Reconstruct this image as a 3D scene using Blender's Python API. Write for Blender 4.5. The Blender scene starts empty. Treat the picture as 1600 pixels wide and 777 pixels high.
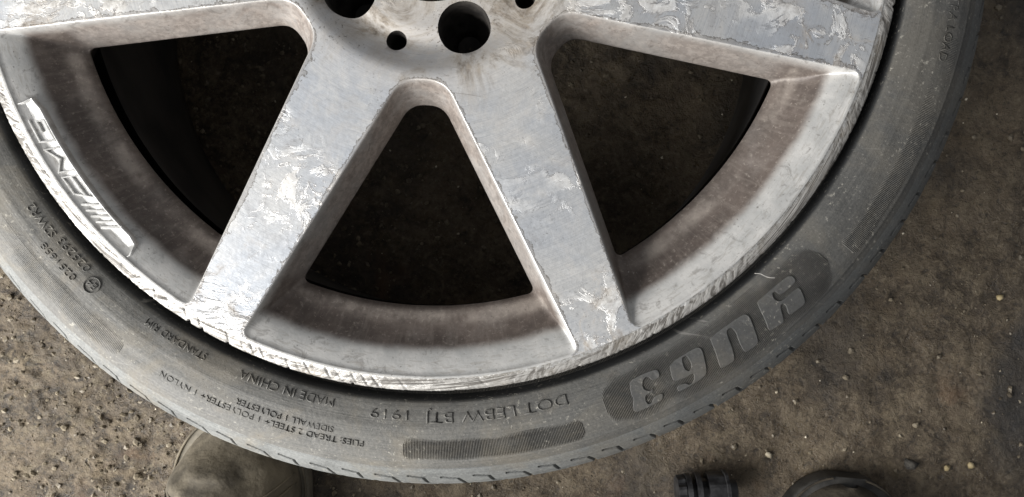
import bpy, bmesh, math, random
import numpy as np
from mathutils import Vector, Matrix, noise
from mathutils.geometry import delaunay_2d_cdt

random.seed(7); rng = np.random.default_rng(7)
S = bpy.context.scene
C = S.collection
H = 0.245                      # height of the rim lip above the ground (wheel lies flat)
PH = 0.07554                   # rotation of the wheel on the ground

# ------------------------------------------------------------------ camera
cam_d = bpy.data.cameras.new('camera'); cam = bpy.data.objects.new('camera', cam_d); C.objects.link(cam)
cx = Vector((0.9921456, 0.1244991, -0.0121281)); cy = Vector((-0.1247128, 0.9920141, -0.0188320)); cz = Vector((0.0096867, 0.0201966, 0.9997491))
mw = Matrix((cx, cy, cz)).transposed().to_4x4(); mw.translation = Vector((0.0748558, -0.1718303, 0.4438156 + H))
cam.matrix_world = mw
cam_d.sensor_width = 36.0; cam_d.lens = 1202.0 / 1600.0 * 36.0
cam_d.clip_start = 0.01; cam_d.clip_end = 50.0
S.camera = cam

# ------------------------------------------------------------------ world and lights
W = bpy.data.worlds.new('World'); S.world = W; W.use_nodes = True
bg = W.node_tree.nodes['Background']; bg.inputs['Color'].default_value = (0.70, 0.71, 0.73, 1); bg.inputs['Strength'].default_value = 0.34

def area(name, loc, target, sx, sy, power, col):
    d = bpy.data.lights.new(name, 'AREA'); d.shape = 'RECTANGLE'; d.size = sx; d.size_y = sy; d.energy = power; d.color = col
    o = bpy.data.objects.new(name, d); C.objects.link(o); o.location = loc
    o.rotation_euler = (Vector(target) - Vector(loc)).to_track_quat('-Z', 'Y').to_euler()
    return o
area('doorway_light', (-0.74, -0.76, 0.72), (-0.10, -0.18, 0.25), 1.0, 0.7, 38.0, (1.0, 0.985, 0.96))
area('skylight', (-1.10, 0.02, 1.90), (-0.2, -0.1, 0.25), 0.9, 1.0, 1.8, (0.97, 0.985, 1.0))

S.view_settings.view_transform = 'Standard'; S.view_settings.look = 'None'
S.view_settings.exposure = 0.0; S.view_settings.gamma = 1.0; S.view_settings.use_curve_mapping = False
S.render.engine = 'CYCLES'

# ------------------------------------------------------------------ node helpers
class NT:
    def __init__(s, name):
        s.m = bpy.data.materials.new(name); s.m.use_nodes = True
        s.t = s.m.node_tree; s.n = s.t.nodes; s.b = s.n['Principled BSDF']
        s.pos = s.n.new('ShaderNodeNewGeometry').outputs['Position']
    def link(s, a, b): s.t.links.new(a, b)
    def put(s, sock, v):
        if isinstance(v, (int, float)): sock.default_value = v
        elif isinstance(v, tuple): sock.default_value = v if len(v) == len(sock.default_value) else tuple(v) + (1,)
        else: s.link(v, sock)
    def noise(s, scale, detail=4, rough=.55, dist=0.0, vec=None, out='Fac'):
        n = s.n.new('ShaderNodeTexNoise'); n.inputs['Scale'].default_value = scale; n.inputs['Detail'].default_value = detail
        n.inputs['Roughness'].default_value = rough; n.inputs['Distortion'].default_value = dist
        s.link(vec if vec is not None else s.pos, n.inputs['Vector']); return n.outputs[out]
    def voro(s, scale, vec=None, feature='F1', out='Distance', rand=1.0):
        n = s.n.new('ShaderNodeTexVoronoi'); n.feature = feature; n.inputs['Scale'].default_value = scale; n.inputs['Randomness'].default_value = rand
        s.link(vec if vec is not None else s.pos, n.inputs['Vector']); return n.outputs[out]
    def map(s, scale=(1, 1, 1), loc=(0, 0, 0), rot=(0, 0, 0), vec=None):
        n = s.n.new('ShaderNodeMapping'); n.inputs['Scale'].default_value = scale; n.inputs['Location'].default_value = loc; n.inputs['Rotation'].default_value = rot
        s.link(vec if vec is not None else s.pos, n.inputs['Vector']); return n.outputs[0]
    def math(s, op, a, b=0.0, c=0.0, clamp=False):
        n = s.n.new('ShaderNodeMath'); n.operation = op; n.use_clamp = clamp
        s.put(n.inputs[0], a); s.put(n.inputs[1], b); s.put(n.inputs[2], c); return n.outputs[0]
    def ss(s, v, lo, hi, a=0.0, b=1.0):
        n = s.n.new('ShaderNodeMapRange'); n.interpolation_type = 'SMOOTHSTEP'
        s.put(n.inputs['Value'], v); s.put(n.inputs['From Min'], lo); s.put(n.inputs['From Max'], hi); s.put(n.inputs['To Min'], a); s.put(n.inputs['To Max'], b); return n.outputs[0]
    def mix(s, f, a, b):
        n = s.n.new('ShaderNodeMix'); n.data_type = 'RGBA'; s.put(n.inputs[0], f); s.put(n.inputs[6], a); s.put(n.inputs[7], b); return n.outputs[2]
    def mixf(s, f, a, b):
        n = s.n.new('ShaderNodeMix'); n.data_type = 'FLOAT'; s.put(n.inputs[0], f); s.put(n.inputs[2], a); s.put(n.inputs[3], b); return n.outputs[0]
    def sep(s):
        n = s.n.new('ShaderNodeSeparateXYZ'); s.link(s.pos, n.inputs[0]); return n.outputs
    def radius(s):
        x, y, z = s.sep(); return s.math('SQRT', s.math('ADD', s.math('MULTIPLY', x, x), s.math('MULTIPLY', y, y)))
    def polar(s, kr, ka):
        """vector (radius*kr, angle*ka, z): stretches patterns along or across the wheel"""
        x, y, z = s.sep(); r = s.math('SQRT', s.math('ADD', s.math('MULTIPLY', x, x), s.math('MULTIPLY', y, y)))
        a = s.math('ARCTAN2', x, s.math('MULTIPLY', y, -1.0))
        n = s.n.new('ShaderNodeCombineXYZ'); s.put(n.inputs[0], s.math('MULTIPLY', r, kr)); s.put(n.inputs[1], s.math('MULTIPLY', a, ka)); s.put(n.inputs[2], z); return n.outputs[0]
    def bump(s, h, strength, dist, prev=None):
        n = s.n.new('ShaderNodeBump'); n.inputs['Strength'].default_value = strength; n.inputs['Distance'].default_value = dist
        s.link(h, n.inputs['Height'])
        if prev is not None: s.link(prev, n.inputs['Normal'])
        return n.outputs[0]
    def done(s, col, rough, metal=0.0, normal=None, spec=None, coat=None):
        s.put(s.b.inputs['Base Color'], col); s.put(s.b.inputs['Roughness'], rough); s.put(s.b.inputs['Metallic'], metal)
        if normal is not None: s.link(normal, s.b.inputs['Normal'])
        if spec is not None: s.put(s.b.inputs['Specular IOR Level'], spec)
        if coat is not None: s.put(s.b.inputs['Coat Weight'], coat); s.b.inputs['Coat Roughness'].default_value = .15
        return s.m

# ------------------------------------------------------------------ materials
def mat_alloy():
    k = NT('machined_alloy')
    r = k.radius()
    fine = k.noise(420, 5, .7); med = k.noise(170, 6, .7, .4)
    hubw = k.ss(r, .118, .072); endw = k.ss(r, .200, .262)
    # machined metal under tired lacquer: cloudy, blue-grey to warm grey
    cl1 = k.noise(11, 5, .62, .6); cl2 = k.noise(38, 6, .68, .8, k.map(loc=(5, 2, 0)))
    clear = k.mix(k.ss(cl1, .36, .64), (.60, .63, .675), (.75, .745, .73))
    clear = k.mix(k.math('MULTIPLY', k.ss(cl2, .50, .68), .65), clear, (.82, .81, .79))
    clear = k.mix(k.math('MULTIPLY', k.ss(cl2, .46, .34), .40), clear, (.47, .465, .47))
    brush = k.noise(1.0, 3, .6, 0, k.polar(2200, 7))
    clear = k.mix(k.math('MULTIPLY', k.ss(brush, .42, .70), .42), clear, (.44, .46, .49))
    # lacquer peeled off in clusters of ragged islands with dirty rims
    clus = k.ss(k.noise(12, 4, .6, .6, k.map(loc=(1.7, .4, 0))), .50, .63)
    n1 = k.noise(48, 8, .68, 1.3)
    peel = k.ss(n1, .505, .560)
    soft = k.math('MULTIPLY', peel, clus)
    edge = k.math('MULTIPLY', k.ss(n1, .490, .512), k.ss(n1, .540, .516))
    edgeb = k.math('MULTIPLY', k.math('MULTIPLY', edge, k.math('ADD', k.math('MULTIPLY', clus, .9), .06)), k.ss(k.noise(95, 4), .36, .54))
    ox = k.mix(k.ss(med, .36, .62), (.46, .43, .39), (.86, .845, .81))
    col = k.mix(k.math('MULTIPLY', soft, .56), clear, ox)
    col = k.mix(k.math('MULTIPLY', edgeb, .62), col, (.20, .17, .145))
    # grime film round the hub and at the spoke ends
    gn = k.noise(26, 8, .72, .9)
    film = k.math('MULTIPLY', hubw, k.ss(gn, .30, .60, .35, .9))
    col = k.mix(k.math('MULTIPLY', film, .80), col, (.40, .345, .28))
    grime = k.math('MULTIPLY', k.ss(gn, .49, .64), k.math('ADD', k.math('ADD', k.math('MULTIPLY', hubw, .66), k.math('MULTIPLY', endw, .70)), .30))
    col = k.mix(grime, col, k.mix(k.ss(med, .4, .6), (.13, .105, .08), (.30, .255, .205)))
    speck = k.math('MULTIPLY', k.ss(k.noise(520, 4, .65), .58, .66), k.math('MULTIPLY', k.ss(k.noise(30, 5, .65), .46, .62), k.math('ADD', k.math('MULTIPLY', hubw, .6), .4)))
    col = k.mix(k.math('MULTIPLY', speck, .85), col, (.085, .07, .055))
    at = k.n.new('ShaderNodeAttribute'); at.attribute_name = 'edge_wear'; ew = at.outputs['Fac']
    ev = k.math('ADD', ew, k.math('MULTIPLY', k.math('SUBTRACT', k.noise(150, 6, .72, .8), .5), 2.0))
    ev = k.math('ADD', ev, k.math('MULTIPLY', k.math('SUBTRACT', k.noise(22, 3), .5), 1.6))
    chip = k.math('MULTIPLY', k.ss(ev, .74, .84), k.ss(ew, .02, .15))
    rim_ = k.math('MULTIPLY', k.math('MULTIPLY', k.ss(ev, .66, .74), k.ss(ev, .86, .78)), k.ss(ew, .02, .15))
    col = k.mix(k.math('MULTIPLY', chip, .45), col, (.36, .33, .30))
    col = k.mix(k.math('MULTIPLY', rim_, .75), col, (.13, .11, .09))
    # scratches, heaviest where the kerb caught the lower left spoke end
    scr = k.noise(1.0, 3, .6, 0, k.map((300, 12, 20), rot=(0, 0, .5))); scr2 = k.noise(1.0, 3, .6, .3, k.map((16, 340, 20), rot=(0, 0, .35)))
    scrm = k.math('MULTIPLY', k.math('MAXIMUM', k.ss(scr, .66, .72), k.ss(scr2, .66, .72)), k.ss(k.noise(14, 2), .46, .60))
    x, y, z = k.sep(); ang = k.math('ARCTAN2', x, k.math('MULTIPLY', y, -1.0))
    zone = k.math('MULTIPLY', k.math('MULTIPLY', k.ss(ang, -.66, -.50), k.ss(ang, -.18, -.30)), k.ss(r, .236, .254))
    gouge = k.math('MULTIPLY', k.ss(k.noise(1.0, 4, .6, 1.0, k.map((70, 330, 40), rot=(0, 0, -.55))), .53, .60), zone)
    col = k.mix(k.math('MULTIPLY', scrm, .55), col, (.26, .24, .22))
    col = k.mix(k.math('MULTIPLY', gouge, .75), col, (.24, .235, .23))
    rough = k.mixf(soft, k.ss(fine, .2, .8, .32, .46), k.ss(fine, .2, .8, .46, .64))
    rough = k.mixf(k.math('MAXIMUM', grime, film), rough, .68)
    metal = k.mixf(soft, .70, .42)
    metal = k.math('MULTIPLY', metal, k.math('SUBTRACT', 1.0, k.math('MULTIPLY', k.math('MAXIMUM', k.math('MAXIMUM', grime, gouge), k.math('MULTIPLY', film, .6)), .8)))
    b = k.bump(n1, .10, .0012)
    b = k.bump(soft, .55, .00030, b)
    b = k.bump(brush, .12, .0002, b)
    b = k.bump(med, .22, .0005, b)
    b = k.bump(fine, .20, .0003, b)
    b = k.bump(gouge, .5, .0006, b)
    return k.done(col, rough, metal, b)

def mat_lip():
    k = NT('kerbed_alloy_lip')
    r = k.radius(); x, y, z = k.sep(); a = k.math('ARCTAN2', x, k.math('MULTIPLY', y, -1.0))
    def vec(rx, ax, ry, ay):
        n = k.n.new('ShaderNodeCombineXYZ'); k.put(n.inputs[0], k.math('ADD', k.math('MULTIPLY', r, rx), k.math('MULTIPLY', a, ax))); k.put(n.inputs[1], k.math('ADD', k.math('MULTIPLY', r, ry), k.math('MULTIPLY', a, ay))); return n.outputs[0]
    n = k.noise(260, 6, .7, .6)
    teeth = k.noise(1.0, 4, .6, .9, vec(160, 0, 260, 70))          # short gouges across the lip
    drag = k.noise(1.0, 4, .6, .5, vec(1100, 18, 0, 7))            # long scrapes along it
    sel = k.ss(k.noise(1.0, 2, .5, 0, vec(0, 2.3, 0, 0)), .42, .58)
    s2 = k.mixf(sel, drag, teeth)
    jag = k.noise(1.0, 5, .7, .4, vec(60, 0, 0, 62)); big = k.noise(12, 3)
    edge_r = k.math('ADD', r, k.math('ADD', k.math('MULTIPLY', k.math('SUBTRACT', jag, .5), .0085), k.math('MULTIPLY', k.math('SUBTRACT', big, .5), .008)))
    rash = k.ss(edge_r, .2646, .2656)                    # ground-off outer part against what is left of the polish
    raw = k.mix(k.ss(s2, .40, .58), (.14, .13, .118), (.50, .485, .46))
    raw = k.mix(k.math('MULTIPLY', k.ss(n, .54, .68), .55), raw, (.13, .12, .105))
    pol = k.mix(k.ss(n, .40, .62), (.62, .615, .60), (.36, .34, .31))
    col = k.mix(rash, pol, raw)
    col = k.mix(k.math('MULTIPLY', k.ss(k.noise(30, 5, .7), .52, .66), .45), col, (.27, .24, .20))
    col = k.mix(k.math('MULTIPLY', k.ss(k.noise(620, 3), .62, .70), .55), col, (.11, .10, .085))
    rough = k.mixf(rash, .40, k.ss(s2, .4, .6, .66, .40))
    b = k.bump(s2, .60, .0012); b = k.bump(n, .25, .0003, b)
    return k.done(col, rough, k.mixf(rash, .62, .45), b)

def mat_dish():
    k = NT('silver_paint_with_brake_dust')
    r = k.radius(); x, y, z = k.sep(); zz = k.math('SUBTRACT', z, H)
    w = k.noise(55, 4, .55)
    rr = k.math('ADD', r, k.math('MULTIPLY', k.math('SUBTRACT', w, .5), .0055))
    # brake dust lies below the outer band and over the deeper walls
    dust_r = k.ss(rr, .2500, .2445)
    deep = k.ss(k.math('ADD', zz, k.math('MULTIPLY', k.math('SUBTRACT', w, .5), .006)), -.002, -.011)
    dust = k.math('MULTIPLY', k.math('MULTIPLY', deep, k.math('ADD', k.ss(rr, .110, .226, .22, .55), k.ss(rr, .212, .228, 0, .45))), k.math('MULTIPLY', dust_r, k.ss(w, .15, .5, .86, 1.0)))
    paint = k.mix(k.ss(k.noise(80, 5), .3, .7), (.43, .43, .42), (.56, .55, .53))
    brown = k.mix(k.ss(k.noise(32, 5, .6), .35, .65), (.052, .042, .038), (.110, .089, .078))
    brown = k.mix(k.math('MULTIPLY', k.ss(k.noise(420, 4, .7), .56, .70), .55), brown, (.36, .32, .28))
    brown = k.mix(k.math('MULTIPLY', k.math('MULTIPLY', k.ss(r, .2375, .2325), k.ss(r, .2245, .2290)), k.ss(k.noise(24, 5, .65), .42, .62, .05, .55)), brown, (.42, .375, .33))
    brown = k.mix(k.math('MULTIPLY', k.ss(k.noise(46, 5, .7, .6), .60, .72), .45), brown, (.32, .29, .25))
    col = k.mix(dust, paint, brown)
    scuff = k.math('MULTIPLY', k.ss(k.noise(1.0, 4, .6, .8, k.polar(700, 30)), .53, .62), k.ss(r, .246, .256))
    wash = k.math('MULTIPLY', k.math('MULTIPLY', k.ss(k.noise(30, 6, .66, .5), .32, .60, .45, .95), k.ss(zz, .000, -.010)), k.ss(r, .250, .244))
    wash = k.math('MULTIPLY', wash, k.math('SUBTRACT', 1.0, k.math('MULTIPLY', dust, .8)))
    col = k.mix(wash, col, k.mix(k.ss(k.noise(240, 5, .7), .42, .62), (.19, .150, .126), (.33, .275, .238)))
    drip = k.ss(k.noise(1.0, 5, .65, .4, k.polar(60, 75)), .50, .66)
    col = k.mix(k.math('MULTIPLY', k.math('MULTIPLY', drip, dust), .22), col, (.28, .245, .215))
    blot = k.ss(k.noise(110, 6, .7, .8), .55, .66)
    col = k.mix(k.math('MULTIPLY', blot, .40), col, (.085, .07, .06))
    col = k.mix(k.math('MULTIPLY', scuff, .45), col, (.32, .30, .27))
    col = k.mix(k.math('MULTIPLY', k.ss(k.noise(600, 3), .66, .72), .6), col, (.07, .06, .05))
    b = k.bump(k.noise(500, 4, .6), .30, .0004); b = k.bump(k.noise(60, 3), .2, .001, b)
    return k.done(col, k.mixf(dust, k.ss(k.noise(90, 4), .3, .7, .34, .5), .52), k.mixf(dust, .30, .10), b)

def mat_barrel():
    k = NT('dusty_barrel_paint')
    col = k.mix(k.ss(k.noise(20, 4), .3, .7), (.045, .045, .047), (.10, .097, .093))
    return k.done(col, .5, .4, k.bump(k.noise(300, 4), .2, .0004))

def rubber(name, base, dustcol, amount, r0=None):
    k = NT(name)
    r = k.radius()
    n = k.noise(34, 6, .66, .5); f = k.noise(560, 5, .72); g = k.noise(1300, 3, .6); ring = k.noise(1.0, 3, .6, 0, k.polar(1500, 1.5))
    d = k.math('ADD', k.math('MULTIPLY', n, .34), k.math('ADD', k.math('MULTIPLY', f, .40), k.math('MULTIPLY', ring, .26)))
    x, y, z = k.sep()
    d = k.math('MULTIPLY', k.ss(d, .36, .62, .38, 1.0), k.ss(k.math('ADD', x, k.math('MULTIPLY', k.math('SUBTRACT', n, .5), .25)), -.02, .26, amount, amount * .52))  # thinner dust towards +x, with the light's falloff put into the colour
    if r0: d = k.math('MULTIPLY', d, k.ss(r, r0, r0 + .0012))
    col = k.mix(d, base, dustcol)
    tan = k.math('MULTIPLY', k.ss(k.noise(22, 6, .68, .6, k.map(loc=(3, 1, 0))), .46, .66), k.ss(x, -.05, .25, .46, .20))  # tan tint drops towards +x in the same way
    if r0: tan = k.math('MULTIPLY', tan, k.ss(r, r0, r0 + .0012))
    col = k.mix(tan, col, (.190, .165, .125))
    col = k.mix(k.math('MULTIPLY', k.ss(f, .62, .70), .45), col, (.36, .34, .30))
    col = k.mix(k.math('MULTIPLY', k.ss(k.noise(900, 3), .64, .72), .6), col, (.02, .02, .02))
    sp = k.math('MULTIPLY', k.ss(k.noise(380, 4, .72), .59, .67), k.ss(k.noise(28, 4), .42, .60))
    col = k.mix(k.math('MULTIPLY', sp, .60), col, (.38, .36, .31))
    scuff = k.math('MULTIPLY', k.ss(k.noise(1.0, 4, .6, .5, k.map((24, 300, 20), rot=(0, 0, .8))), .64, .72), k.ss(k.noise(18, 3), .50, .62))
    col = k.mix(k.math('MULTIPLY', scuff, .4), col, (.30, .29, .27))
    b = k.bump(f, .50, .0005); b = k.bump(g, .30, .0002, b); b = k.bump(ring, .28, .0004, b); b = k.bump(n, .15, .0012, b)
    return k.done(col, k.ss(n, .3, .7, .52, .74), 0.0, b, .4)

def mat_ground():
    k = NT('oily_dirt')
    n1 = k.noise(7, 6, .62, .4); n2 = k.noise(45, 7, .70, .5); n3 = k.noise(210, 6, .72, .3); n4 = k.noise(640, 4, .65)
    x, y, z = k.sep()
    col = k.mix(k.ss(n1, .34, .66), (.060, .044, .028), (.120, .090, .058))
    col = k.mix(k.math('MULTIPLY', k.ss(n2, .46, .64), .8), col, (.165, .130, .085))
    col = k.mix(k.math('MULTIPLY', k.ss(n2, .47, .33), .75), col, (.026, .020, .014))
    col = k.mix(k.math('MULTIPLY', k.ss(n3, .52, .64), .65), col, (.205, .165, .112))
    col = k.mix(k.math('MULTIPLY', k.ss(n3, .46, .36), .65), col, (.020, .016, .012))
    col = k.mix(k.math('MULTIPLY', k.ss(n4, .58, .68), .5), col, (.20, .17, .125))
    coarse = k.ss(x, .10, -.28); wet = k.ss(k.noise(11, 4, .6), .42, .62)
    col = k.mix(k.math('MULTIPLY', k.math('MULTIPLY', coarse, k.ss(k.noise(75, 5, .7, .8), .52, .64)), .80), col, (.020, .015, .010))
    col = k.mix(k.math('MULTIPLY', k.math('MULTIPLY', coarse, k.ss(k.noise(55, 6, .72, .8, k.map(loc=(2, 2, 0))), .53, .66)), .65), col, (.20, .165, .108))
    oil = k.ss(k.noise(5.0, 5, .6, .5, k.map(loc=(.35, .9, 0))), .48, .62)
    col = k.mix(k.math('MULTIPLY', oil, .55), col, (.026, .023, .021))
    rust = k.ss(k.noise(10, 4, .6, .4, k.map(loc=(4, 7, 0))), .60, .72)
    col = k.mix(k.math('MULTIPLY', rust, .45), col, (.125, .070, .036))
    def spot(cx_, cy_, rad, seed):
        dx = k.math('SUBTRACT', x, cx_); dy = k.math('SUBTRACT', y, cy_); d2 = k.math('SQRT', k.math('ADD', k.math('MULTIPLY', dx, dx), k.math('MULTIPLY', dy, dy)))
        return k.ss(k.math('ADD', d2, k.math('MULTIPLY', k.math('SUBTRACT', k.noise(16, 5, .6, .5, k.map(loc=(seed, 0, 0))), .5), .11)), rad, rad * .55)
    col = k.mix(k.math('MULTIPLY', k.math('MAXIMUM', spot(.575, -.245, .085, 3), spot(.56, .10, .11, 8)), .72), col, (.020, .021, .023))  # stain at the right edge, plus the tyre's shade painted at top right
    rough = k.mixf(wet, k.ss(k.noise(70, 5), .35, .65, .50, .90), k.ss(k.noise(120, 5), .35, .65, .24, .52))
    b = k.bump(n2, .65, .008); b = k.bump(n3, .8, .0038, b); b = k.bump(n4, .5, .0008, b)
    return k.done(col, rough, 0.0, b, .5)

def simple(name, c1, c2, scale, rough=.6, metal=0.0, bs=.3, bd=.0005, detail=4):
    k = NT(name); n = k.noise(scale, detail, .6)
    return k.done(k.mix(k.ss(n, .3, .7), c1, c2), rough, metal, k.bump(k.noise(scale * 4, 4), bs, bd))

M_HOLE = simple('shaded_bolt_pocket', (.020, .018, .017), (.060, .054, .048), 160, .6, .2)  # walls and closed floor of the holes coloured dark as if shaded
M_ALLOY = mat_alloy(); M_LIP = mat_lip(); M_DISH = mat_dish(); M_BARREL = mat_barrel()
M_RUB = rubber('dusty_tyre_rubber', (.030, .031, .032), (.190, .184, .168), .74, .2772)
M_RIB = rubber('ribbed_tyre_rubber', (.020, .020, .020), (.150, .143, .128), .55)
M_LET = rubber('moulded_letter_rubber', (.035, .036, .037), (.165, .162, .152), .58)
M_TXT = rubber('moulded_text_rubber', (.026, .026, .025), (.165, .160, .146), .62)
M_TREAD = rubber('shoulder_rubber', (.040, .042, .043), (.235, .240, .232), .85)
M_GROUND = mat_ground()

# ------------------------------------------------------------------ geometry helpers
def link(name, me, mat, parent=None, smooth=True):
    o = bpy.data.objects.new(name, me); C.objects.link(o)
    if mat is not None: me.materials.append(mat)
    if parent is not None: o.parent = parent
    if smooth and len(me.polygons): me.polygons.foreach_set('use_smooth', [True] * len(me.polygons))
    return o
def mesh(name, V, F):
    me = bpy.data.meshes.new(name); me.from_pydata([tuple(map(float, v)) for v in V], [], F); me.update(); return me
def empty(name, loc=(0, 0, 0)):
    o = bpy.data.objects.new(name, None); C.objects.link(o); o.location = loc; o.empty_display_size = .05; return o
def tag(o, label, cat, group=None):
    o['label'] = label; o['category'] = cat
    if group: o['group'] = group
    return o
def P(r, a, z):
    t = math.radians(a - 90.0) + PH
    return (r * math.cos(t), r * math.sin(t), z + H)
def revolve(prof, a0, a1, n, closed=False, f=None):
    V = []; F = []
    m = len(prof); na = n if closed else n + 1
    for i in range(na):
        a = a0 + (a1 - a0) * i / n
        for j, (r, z) in enumerate(prof):
            if f: r, z = f(r, z, a, j)
            V.append(P(r, a, z))
    for i in range(n):
        i2 = (i + 1) % na
        for j in range(m - 1):
            F.append((i * m + j, i2 * m + j, i2 * m + j + 1, i * m + j + 1))
    return V, F
def box_bm(bm, x0, x1, y0, y1, z0, z1):
    v = [bm.verts.new(p) for p in ((x0, y0, z0), (x1, y0, z0), (x1, y1, z0), (x0, y1, z0), (x0, y0, z1), (x1, y0, z1), (x1, y1, z1), (x0, y1, z1))]
    for f in ((0, 3, 2, 1), (4, 5, 6, 7), (0, 1, 5, 4), (1, 2, 6, 5), (2, 3, 7, 6), (3, 0, 4, 7)): bm.faces.new([v[i] for i in f])
def tube(path, rads, seg=12, cap=True):
    """tube along a list of points"""
    V = []; F = []; pts = [Vector(p) for p in path]; n = len(pts)
    up = Vector((0, 0, 1))
    for i, p in enumerate(pts):
        t = (pts[min(i + 1, n - 1)] - pts[max(i - 1, 0)]).normalized()
        a = t.cross(up)
        if a.length < 1e-4: a = t.cross(Vector((1, 0, 0)))
        a.normalize(); b = a.cross(t).normalized()
        rr = rads[i] if isinstance(rads, (list, tuple)) else rads
        for k in range(seg):
            q = 2 * math.pi * k / seg; V.append(p + a * (rr * math.cos(q)) + b * (rr * math.sin(q)))
    for i in range(n - 1):
        for k in range(seg):
            k2 = (k + 1) % seg; F.append((i * seg + k, i * seg + k2, (i + 1) * seg + k2, (i + 1) * seg + k))
    if cap: F.append(tuple(range(seg))[::-1]); F.append(tuple((n - 1) * seg + k for k in range(seg)))
    return V, F
def smoothstep(a, b, x):
    t = min(1, max(0, (x - a) / (b - a))); return t * t * (3 - 2 * t)

# ------------------------------------------------------------------ ground
def gz(x, y):
    h = 0.0030 * noise.noise(Vector((x * 6, y * 6, 0))) + 0.0026 * noise.noise(Vector((x * 22, y * 22, 3))) + 0.0022 * noise.noise(Vector((x * 70, y * 70, 7)))
    rough = smoothstep(0.05, -0.30, x)                       # coarser, stonier dirt towards the light
    h += (0.0010 + 0.0042 * rough) * (abs(noise.noise(Vector((x * 120, y * 120, 1)))) + .6 * abs(noise.noise(Vector((x * 260, y * 260, 5)))))
    return h - .0045
def ground():
    def axis(lo, hi, step, far):
        mid = list(np.arange(lo, hi + 1e-6, step)); out = []
        d = step; v = lo
        while v > -far: d *= 1.5; v -= d; out.append(v)
        out = out[::-1]; o2 = []; d = step; v = mid[-1]
        while v < far: d *= 1.5; v += d; o2.append(v)
        return out + mid + o2
    xs = axis(-.50, .62, .0027, 2.5); ys = axis(-.58, .30, .0027, 2.5)
    V = [(x, y, gz(x, y)) for y in ys for x in xs]; nx = len(xs)
    F = [(j * nx + i, j * nx + i + 1, (j + 1) * nx + i + 1, (j + 1) * nx + i) for j in range(len(ys) - 1) for i in range(nx - 1)]
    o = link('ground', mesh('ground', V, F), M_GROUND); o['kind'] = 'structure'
ground()

# ------------------------------------------------------------------ the wheel
wheel = tag(empty('car_wheel'), 'scuffed silver alloy car wheel with black tyre lying face up on the dirt', 'wheel')

# ---- rim face: spokes, hub and dished recesses are cut out of one surface so that their seams match
def face_z(r): return -0.005 * min(1, max(0, (.262 - r) / .172)) ** 1.0
def hub_z(r):
    if r > .0885: return face_z(r)
    if r > .067: return -.0160 + (.0160 + face_z(.0885)) * smoothstep(.067, .0885, r)
    if r > .057: return -.0160 + .0020 * smoothstep(.067, .057, r)
    return -.0140
SL = .5574
def bez(a, c, b, n):
    return [((1 - t) ** 2 * a[0] + 2 * t * (1 - t) * c[0] + t * t * b[0], (1 - t) ** 2 * a[1] + 2 * t * (1 - t) * c[1] + t * t * b[1]) for t in [i / n for i in range(n + 1)]]
def half_contour(ua, inset, ro, d1, d2):
    """half of a window outline (v >= 0) in window axes: apex flat, side, outer arc; always the same number of points"""
    nv = math.sqrt(1 + SL * SL) * inset
    line = lambda u: .0180 + SL * (u - .1) - nv
    c1 = (ua, line(ua))
    lo, hi = .15, .27
    for _ in range(60):
        m = (lo + hi) / 2
        if math.hypot(m, line(m)) < ro: lo = m
        else: hi = m
    c2 = (lo, line(lo)); a2 = math.atan2(c2[1], c2[0])
    L = math.hypot(1, SL); dx, dy = 1 / L, SL / L
    d1a = min(d1, c1[1] * .85)
    p1 = (ua, c1[1] - d1a); p2 = (c1[0] + dx * d1, c1[1] + dy * d1)
    p3 = (c2[0] - dx * d2, c2[1] - dy * d2); a4 = a2 - d2 / ro; p4 = (ro * math.cos(a4), ro * math.sin(a4))
    pts = []; w = []
    for i in range(4): pts.append((ua, p1[1] * i / 4)); w.append(0)
    for q in bez(p1, c1, p2, 8): pts.append(q); w.append(0)
    for i in range(1, 34): t = i / 34; pts.append((p2[0] + (p3[0] - p2[0]) * t, p2[1] + (p3[1] - p2[1]) * t)); w.append(0)
    for i, q in enumerate(bez(p3, c2, p4, 10)): pts.append(q); w.append(smoothstep(0, 1, i / 10))
    for i in range(1, 25): a = a4 * (1 - i / 24); pts.append((ro * math.cos(a), ro * math.sin(a))); w.append(1)
    return pts, w
def contour(ua, inset, ro, d1, d2):
    p, w = half_contour(ua, inset, ro, d1, d2)
    mir = [(u, -v) for u, v in p]
    loop = p + mir[-2:0:-1]; wl = w + w[-2:0:-1]
    return np.array(loop), np.array(wl)
L0, WT = contour(.0904, 0.0, .2620, .0105, .0060)
L1, _ = contour(.1010, .0074, .2240, .0085, .0050)
NL = len(L0)
tan = np.roll(L0, -1, 0) - np.roll(L0, 1, 0); nrm = np.stack([tan[:, 1], -tan[:, 0]], 1); nrm /= np.linalg.norm(nrm, axis=1)[:, None]
if ((L0 + nrm * .001 - L0.mean(0)) ** 2).sum() < ((L0 - L0.mean(0)) ** 2).sum(): nrm = -nrm      # outward from the window
tan1 = np.roll(L1, -1, 0) - np.roll(L1, 1, 0); nrm1 = np.stack([tan1[:, 1], -tan1[:, 0]], 1); nrm1 /= np.linalg.norm(nrm1, axis=1)[:, None]
if ((L1 + nrm1 * .001 - L1.mean(0)) ** 2).sum() < ((L1 - L1.mean(0)) ** 2).sum(): nrm1 = -nrm1
def interp(x, xs, ys): return float(np.interp(x, xs, ys))
OS = [0, .03, .06, .10, .18, .28, .36, .42, .50, .60, .72, .80, .86, .93, 1.0]
OZ = [-.0005, -.0013, -.0017, -.0022, -.0035, -.0052, -.0072, -.0095, -.0132, -.0174, -.0212, -.0230, -.0241, -.0260, -.0295]
rings = []      # list of (XY loop, Z loop)
r0 = np.hypot(L0[:, 0], L0[:, 1]); z0 = np.array([face_z(r) for r in r0])
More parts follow.
